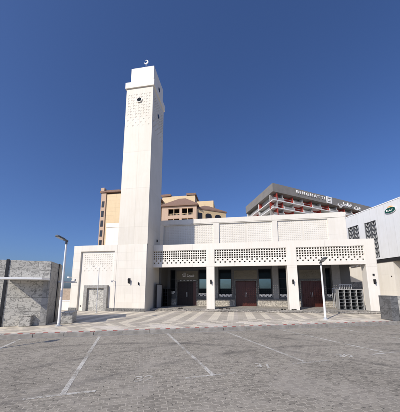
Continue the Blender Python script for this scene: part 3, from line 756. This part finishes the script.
# ------------------------------------------------------------------ apartment tower with red balconies
C0 = (34.5, 100.0)
def wing_facade(T, fr_a, length, nb, nf, ztop, par, start=0, flip=1, sub='x'):
    """balcony grid along local +u of the thing frame"""
    pass
AP = Thing('apartment_block', Frame(C0[0], C0[1], R(24)), (20, 15, 0), 'dark roofed apartment block with white balcony slabs and red walls behind the mosque roof', 'apartment block')
LEN, ZT, ZB = 92, 51.8, 47.6
# plan: right wing along +u, left wing along direction (101.3-24=77.3 deg)
LA = R(77.3-0); lx, ly = math.cos(LA), math.sin(LA)
LW = 31
nrm = (-ly, lx)                        # outward normal of left wing (to the left)
def quad(l0, l1, d0, d1):               # along left wing l, depth d inward
    return [(lx*l+ly*d, ly*l-lx*d) for l, d in ((l0, d0), (l0, d1), (l1, d1), (l1, d0))]
core = MB(); core.prism([(2.4, 3), (LEN, 3), (LEN, 24), (lx*LW+6, ly*LW), (lx*LW+2.4, ly*LW)], 0, 47.5); core.done('core_wall', 'apt_soffit', AP)
fas = MB(); fas.prism([(-.4, -.4), (LEN+.4, -.4), (LEN+.4, 24.4), (lx*LW+10, ly*LW+.4), (lx*LW-.4, ly*LW+.4)], ZB, ZT); fas.done('roof_fascia', 'apt_grey', AP)
slabs = MB(); fins = MB(); reds = MB(); greys = MB(); par_ = MB()
FH = 3.75
fl = [ZB-FH*(k+1) for k in range(6)]
bw = 6.55
for k, z in enumerate(fl):
    slabs.prism([(-.25, -.25), (LEN, -.25), (LEN, 3.2), (3, 3.2), (lx*LW+3, ly*LW), (lx*LW-.25, ly*LW)], z-.42, z)
    nb = int(LEN/bw)
    for i in range(nb):
        a, b = i*bw, (i+1)*bw; red = (i+k) % 2 == 1 
        (reds if red else greys).box(a+.2, b-.2, 2.55, 2.9, z+.01, z+FH-.43)
        tgt = reds if red else greys
        tgt.box(b-.55, b-.2, .3, 2.54, z+.01, z+FH-.43)
        # sloping white fin
        fins.bm.faces.new  # noqa
        q = [(-.05, z+.01), (2.5, z+.01), (2.5, z+FH-.43), (1.6, z+FH-.43), (-.05, z+1.1)]
        va = [fins.bm.verts.new((b-.12, y, zz)) for y, zz in q]; vb = [fins.bm.verts.new((b+.12, y, zz)) for y, zz in q]
        fins.bm.faces.new(va); fins.bm.faces.new(vb[::-1])
        for j in range(5):
            jj = (j+1) % 5; fins.bm.faces.new((va[jj], va[j], vb[j], vb[jj]))
        if not red: par_.box(a+.2, b-.2, -.12, -.02, z+.01, z+1.15)
        else: par_.box(a+.2, b-.2, -.10, -.04, z+1.0, z+1.12)
    for i in range(2):
        l0, l1 = i*15.4+.2, (i+1)*15.4-.2; red = (i+k) % 2 == 0
        (reds if red else greys).prism(quad(l0, l1, 2.0, 2.35), z+.01, z+FH-.43)
        (reds if red else greys).prism(quad(l1-.35, l1, .3, 1.99), z+.01, z+FH-.43)
        fins.prism(quad(l1+.08, l1+.32, .0, 2.3), z+.01, z+(FH-.43))
        if not red: par_.prism(quad(l0, l1, .0, .1), z+.01, z+1.1)
for mb, nm, mt in ((slabs, 'balcony_slab', 'apt_white'), (fins, 'balcony_fin', 'apt_white'), (reds, 'red_wall', 'apt_red'), (greys, 'recess_wall', 'apt_soffit'), (par_, 'parapet', 'apt_soffit')): mb.done(nm, mt, AP)
def apt_text(body, u, z, size, bold=.0, sx=1.):
    t = text_mesh(body, size, .12, 'sign_white', 'lettering', bold)
    t.parent = AP.o; t.rotation_euler = (math.pi/2, 0, 0); t.location = Vector((u, -.55, z))-AP.base; t.scale = (sx, 1, 1)
apt_text('B I N G H A T T I', 25, 50.05, 2.25, .05, 1.25)
apt_text('\uFEF2\uFEC3\uFE8E\uFECF \uFEE6\uFE91', 55.5, 49.3, 3.3, .10, 1.75)
lg = MB(); lg.openings(36.6, 40.6, 47.9, 51.6, [(37.3, 39.9, 48.5, 51.0)], -.7, -.42); lg.box(37.9, 39.3, -.65, -.42, 49.1, 50.4); lg.done('emblem', 'sign_white', AP)
B(36.7, 40.5, -.419, -.401, 48, 51.5).done('emblem_plate', 'apt_soffit', AP)

# ------------------------------------------------------------------ light, sky, camera
AZ, EL = 40.5, 35.5                     # light travels towards AZ deg right of +Y and down by EL
d = Vector((math.sin(R(AZ))*math.cos(R(EL)), math.cos(R(AZ))*math.cos(R(EL)), -math.sin(R(EL))))
sun = bpy.data.lights.new('sun', 'SUN'); sun.energy = 4.05; sun.angle = R(.5); sun.color = (1, .925, .81)
so = bpy.data.objects.new('sun', sun); col.objects.link(so); so.rotation_euler = d.to_track_quat('-Z', 'Y').to_euler(); so.location = (-30, -30, 40)
w = bpy.data.worlds.new('World'); sc.world = w; w.use_nodes = True; n = w.node_tree; n.nodes.clear()
sky = n.nodes.new('ShaderNodeTexSky'); sky.sky_type = 'NISHITA'; sky.sun_disc = False
sky.sun_elevation = R(EL); sky.sun_rotation = R(180+AZ)
sky.air_density = 1.0; sky.dust_density = 2.0; sky.ozone_density = 4.2; sky.altitude = 0
bg = n.nodes.new('ShaderNodeBackground'); bg.inputs[1].default_value = .098
wo = n.nodes.new('ShaderNodeOutputWorld'); tint = mix(n, 1., sky.outputs[0], (.79, .955, 1.33), 'MULTIPLY')      # the camera's cooler rendering of blue sky
n.links.new(tint, bg.inputs[0]); n.links.new(bg.outputs[0], wo.inputs[0])
cam = bpy.data.cameras.new('camera'); co_ = bpy.data.objects.new('camera', cam); col.objects.link(co_)
cam.sensor_fit = 'HORIZONTAL'; cam.sensor_width = 36; cam.lens = 36*224/400; cam.shift_x = 0
cam.shift_y = 48.5/400; cam.clip_start = .05; cam.clip_end = 5000
co_.location = (0, 0, 1.65); co_.rotation_euler = (math.pi/2+math.atan(35.5/224), 0, 0)
sc.camera = co_
SG.o.scale = (.88, 1, .88)
sc.view_settings.view_transform = 'Standard'; sc.view_settings.look = 'None'; sc.view_settings.exposure = 0; sc.view_settings.gamma = 1
sc.view_settings.use_curve_mapping = False
for o in col.objects:
    if '_base' in o: del o['_base']
    if o.type == 'EMPTY' : pass
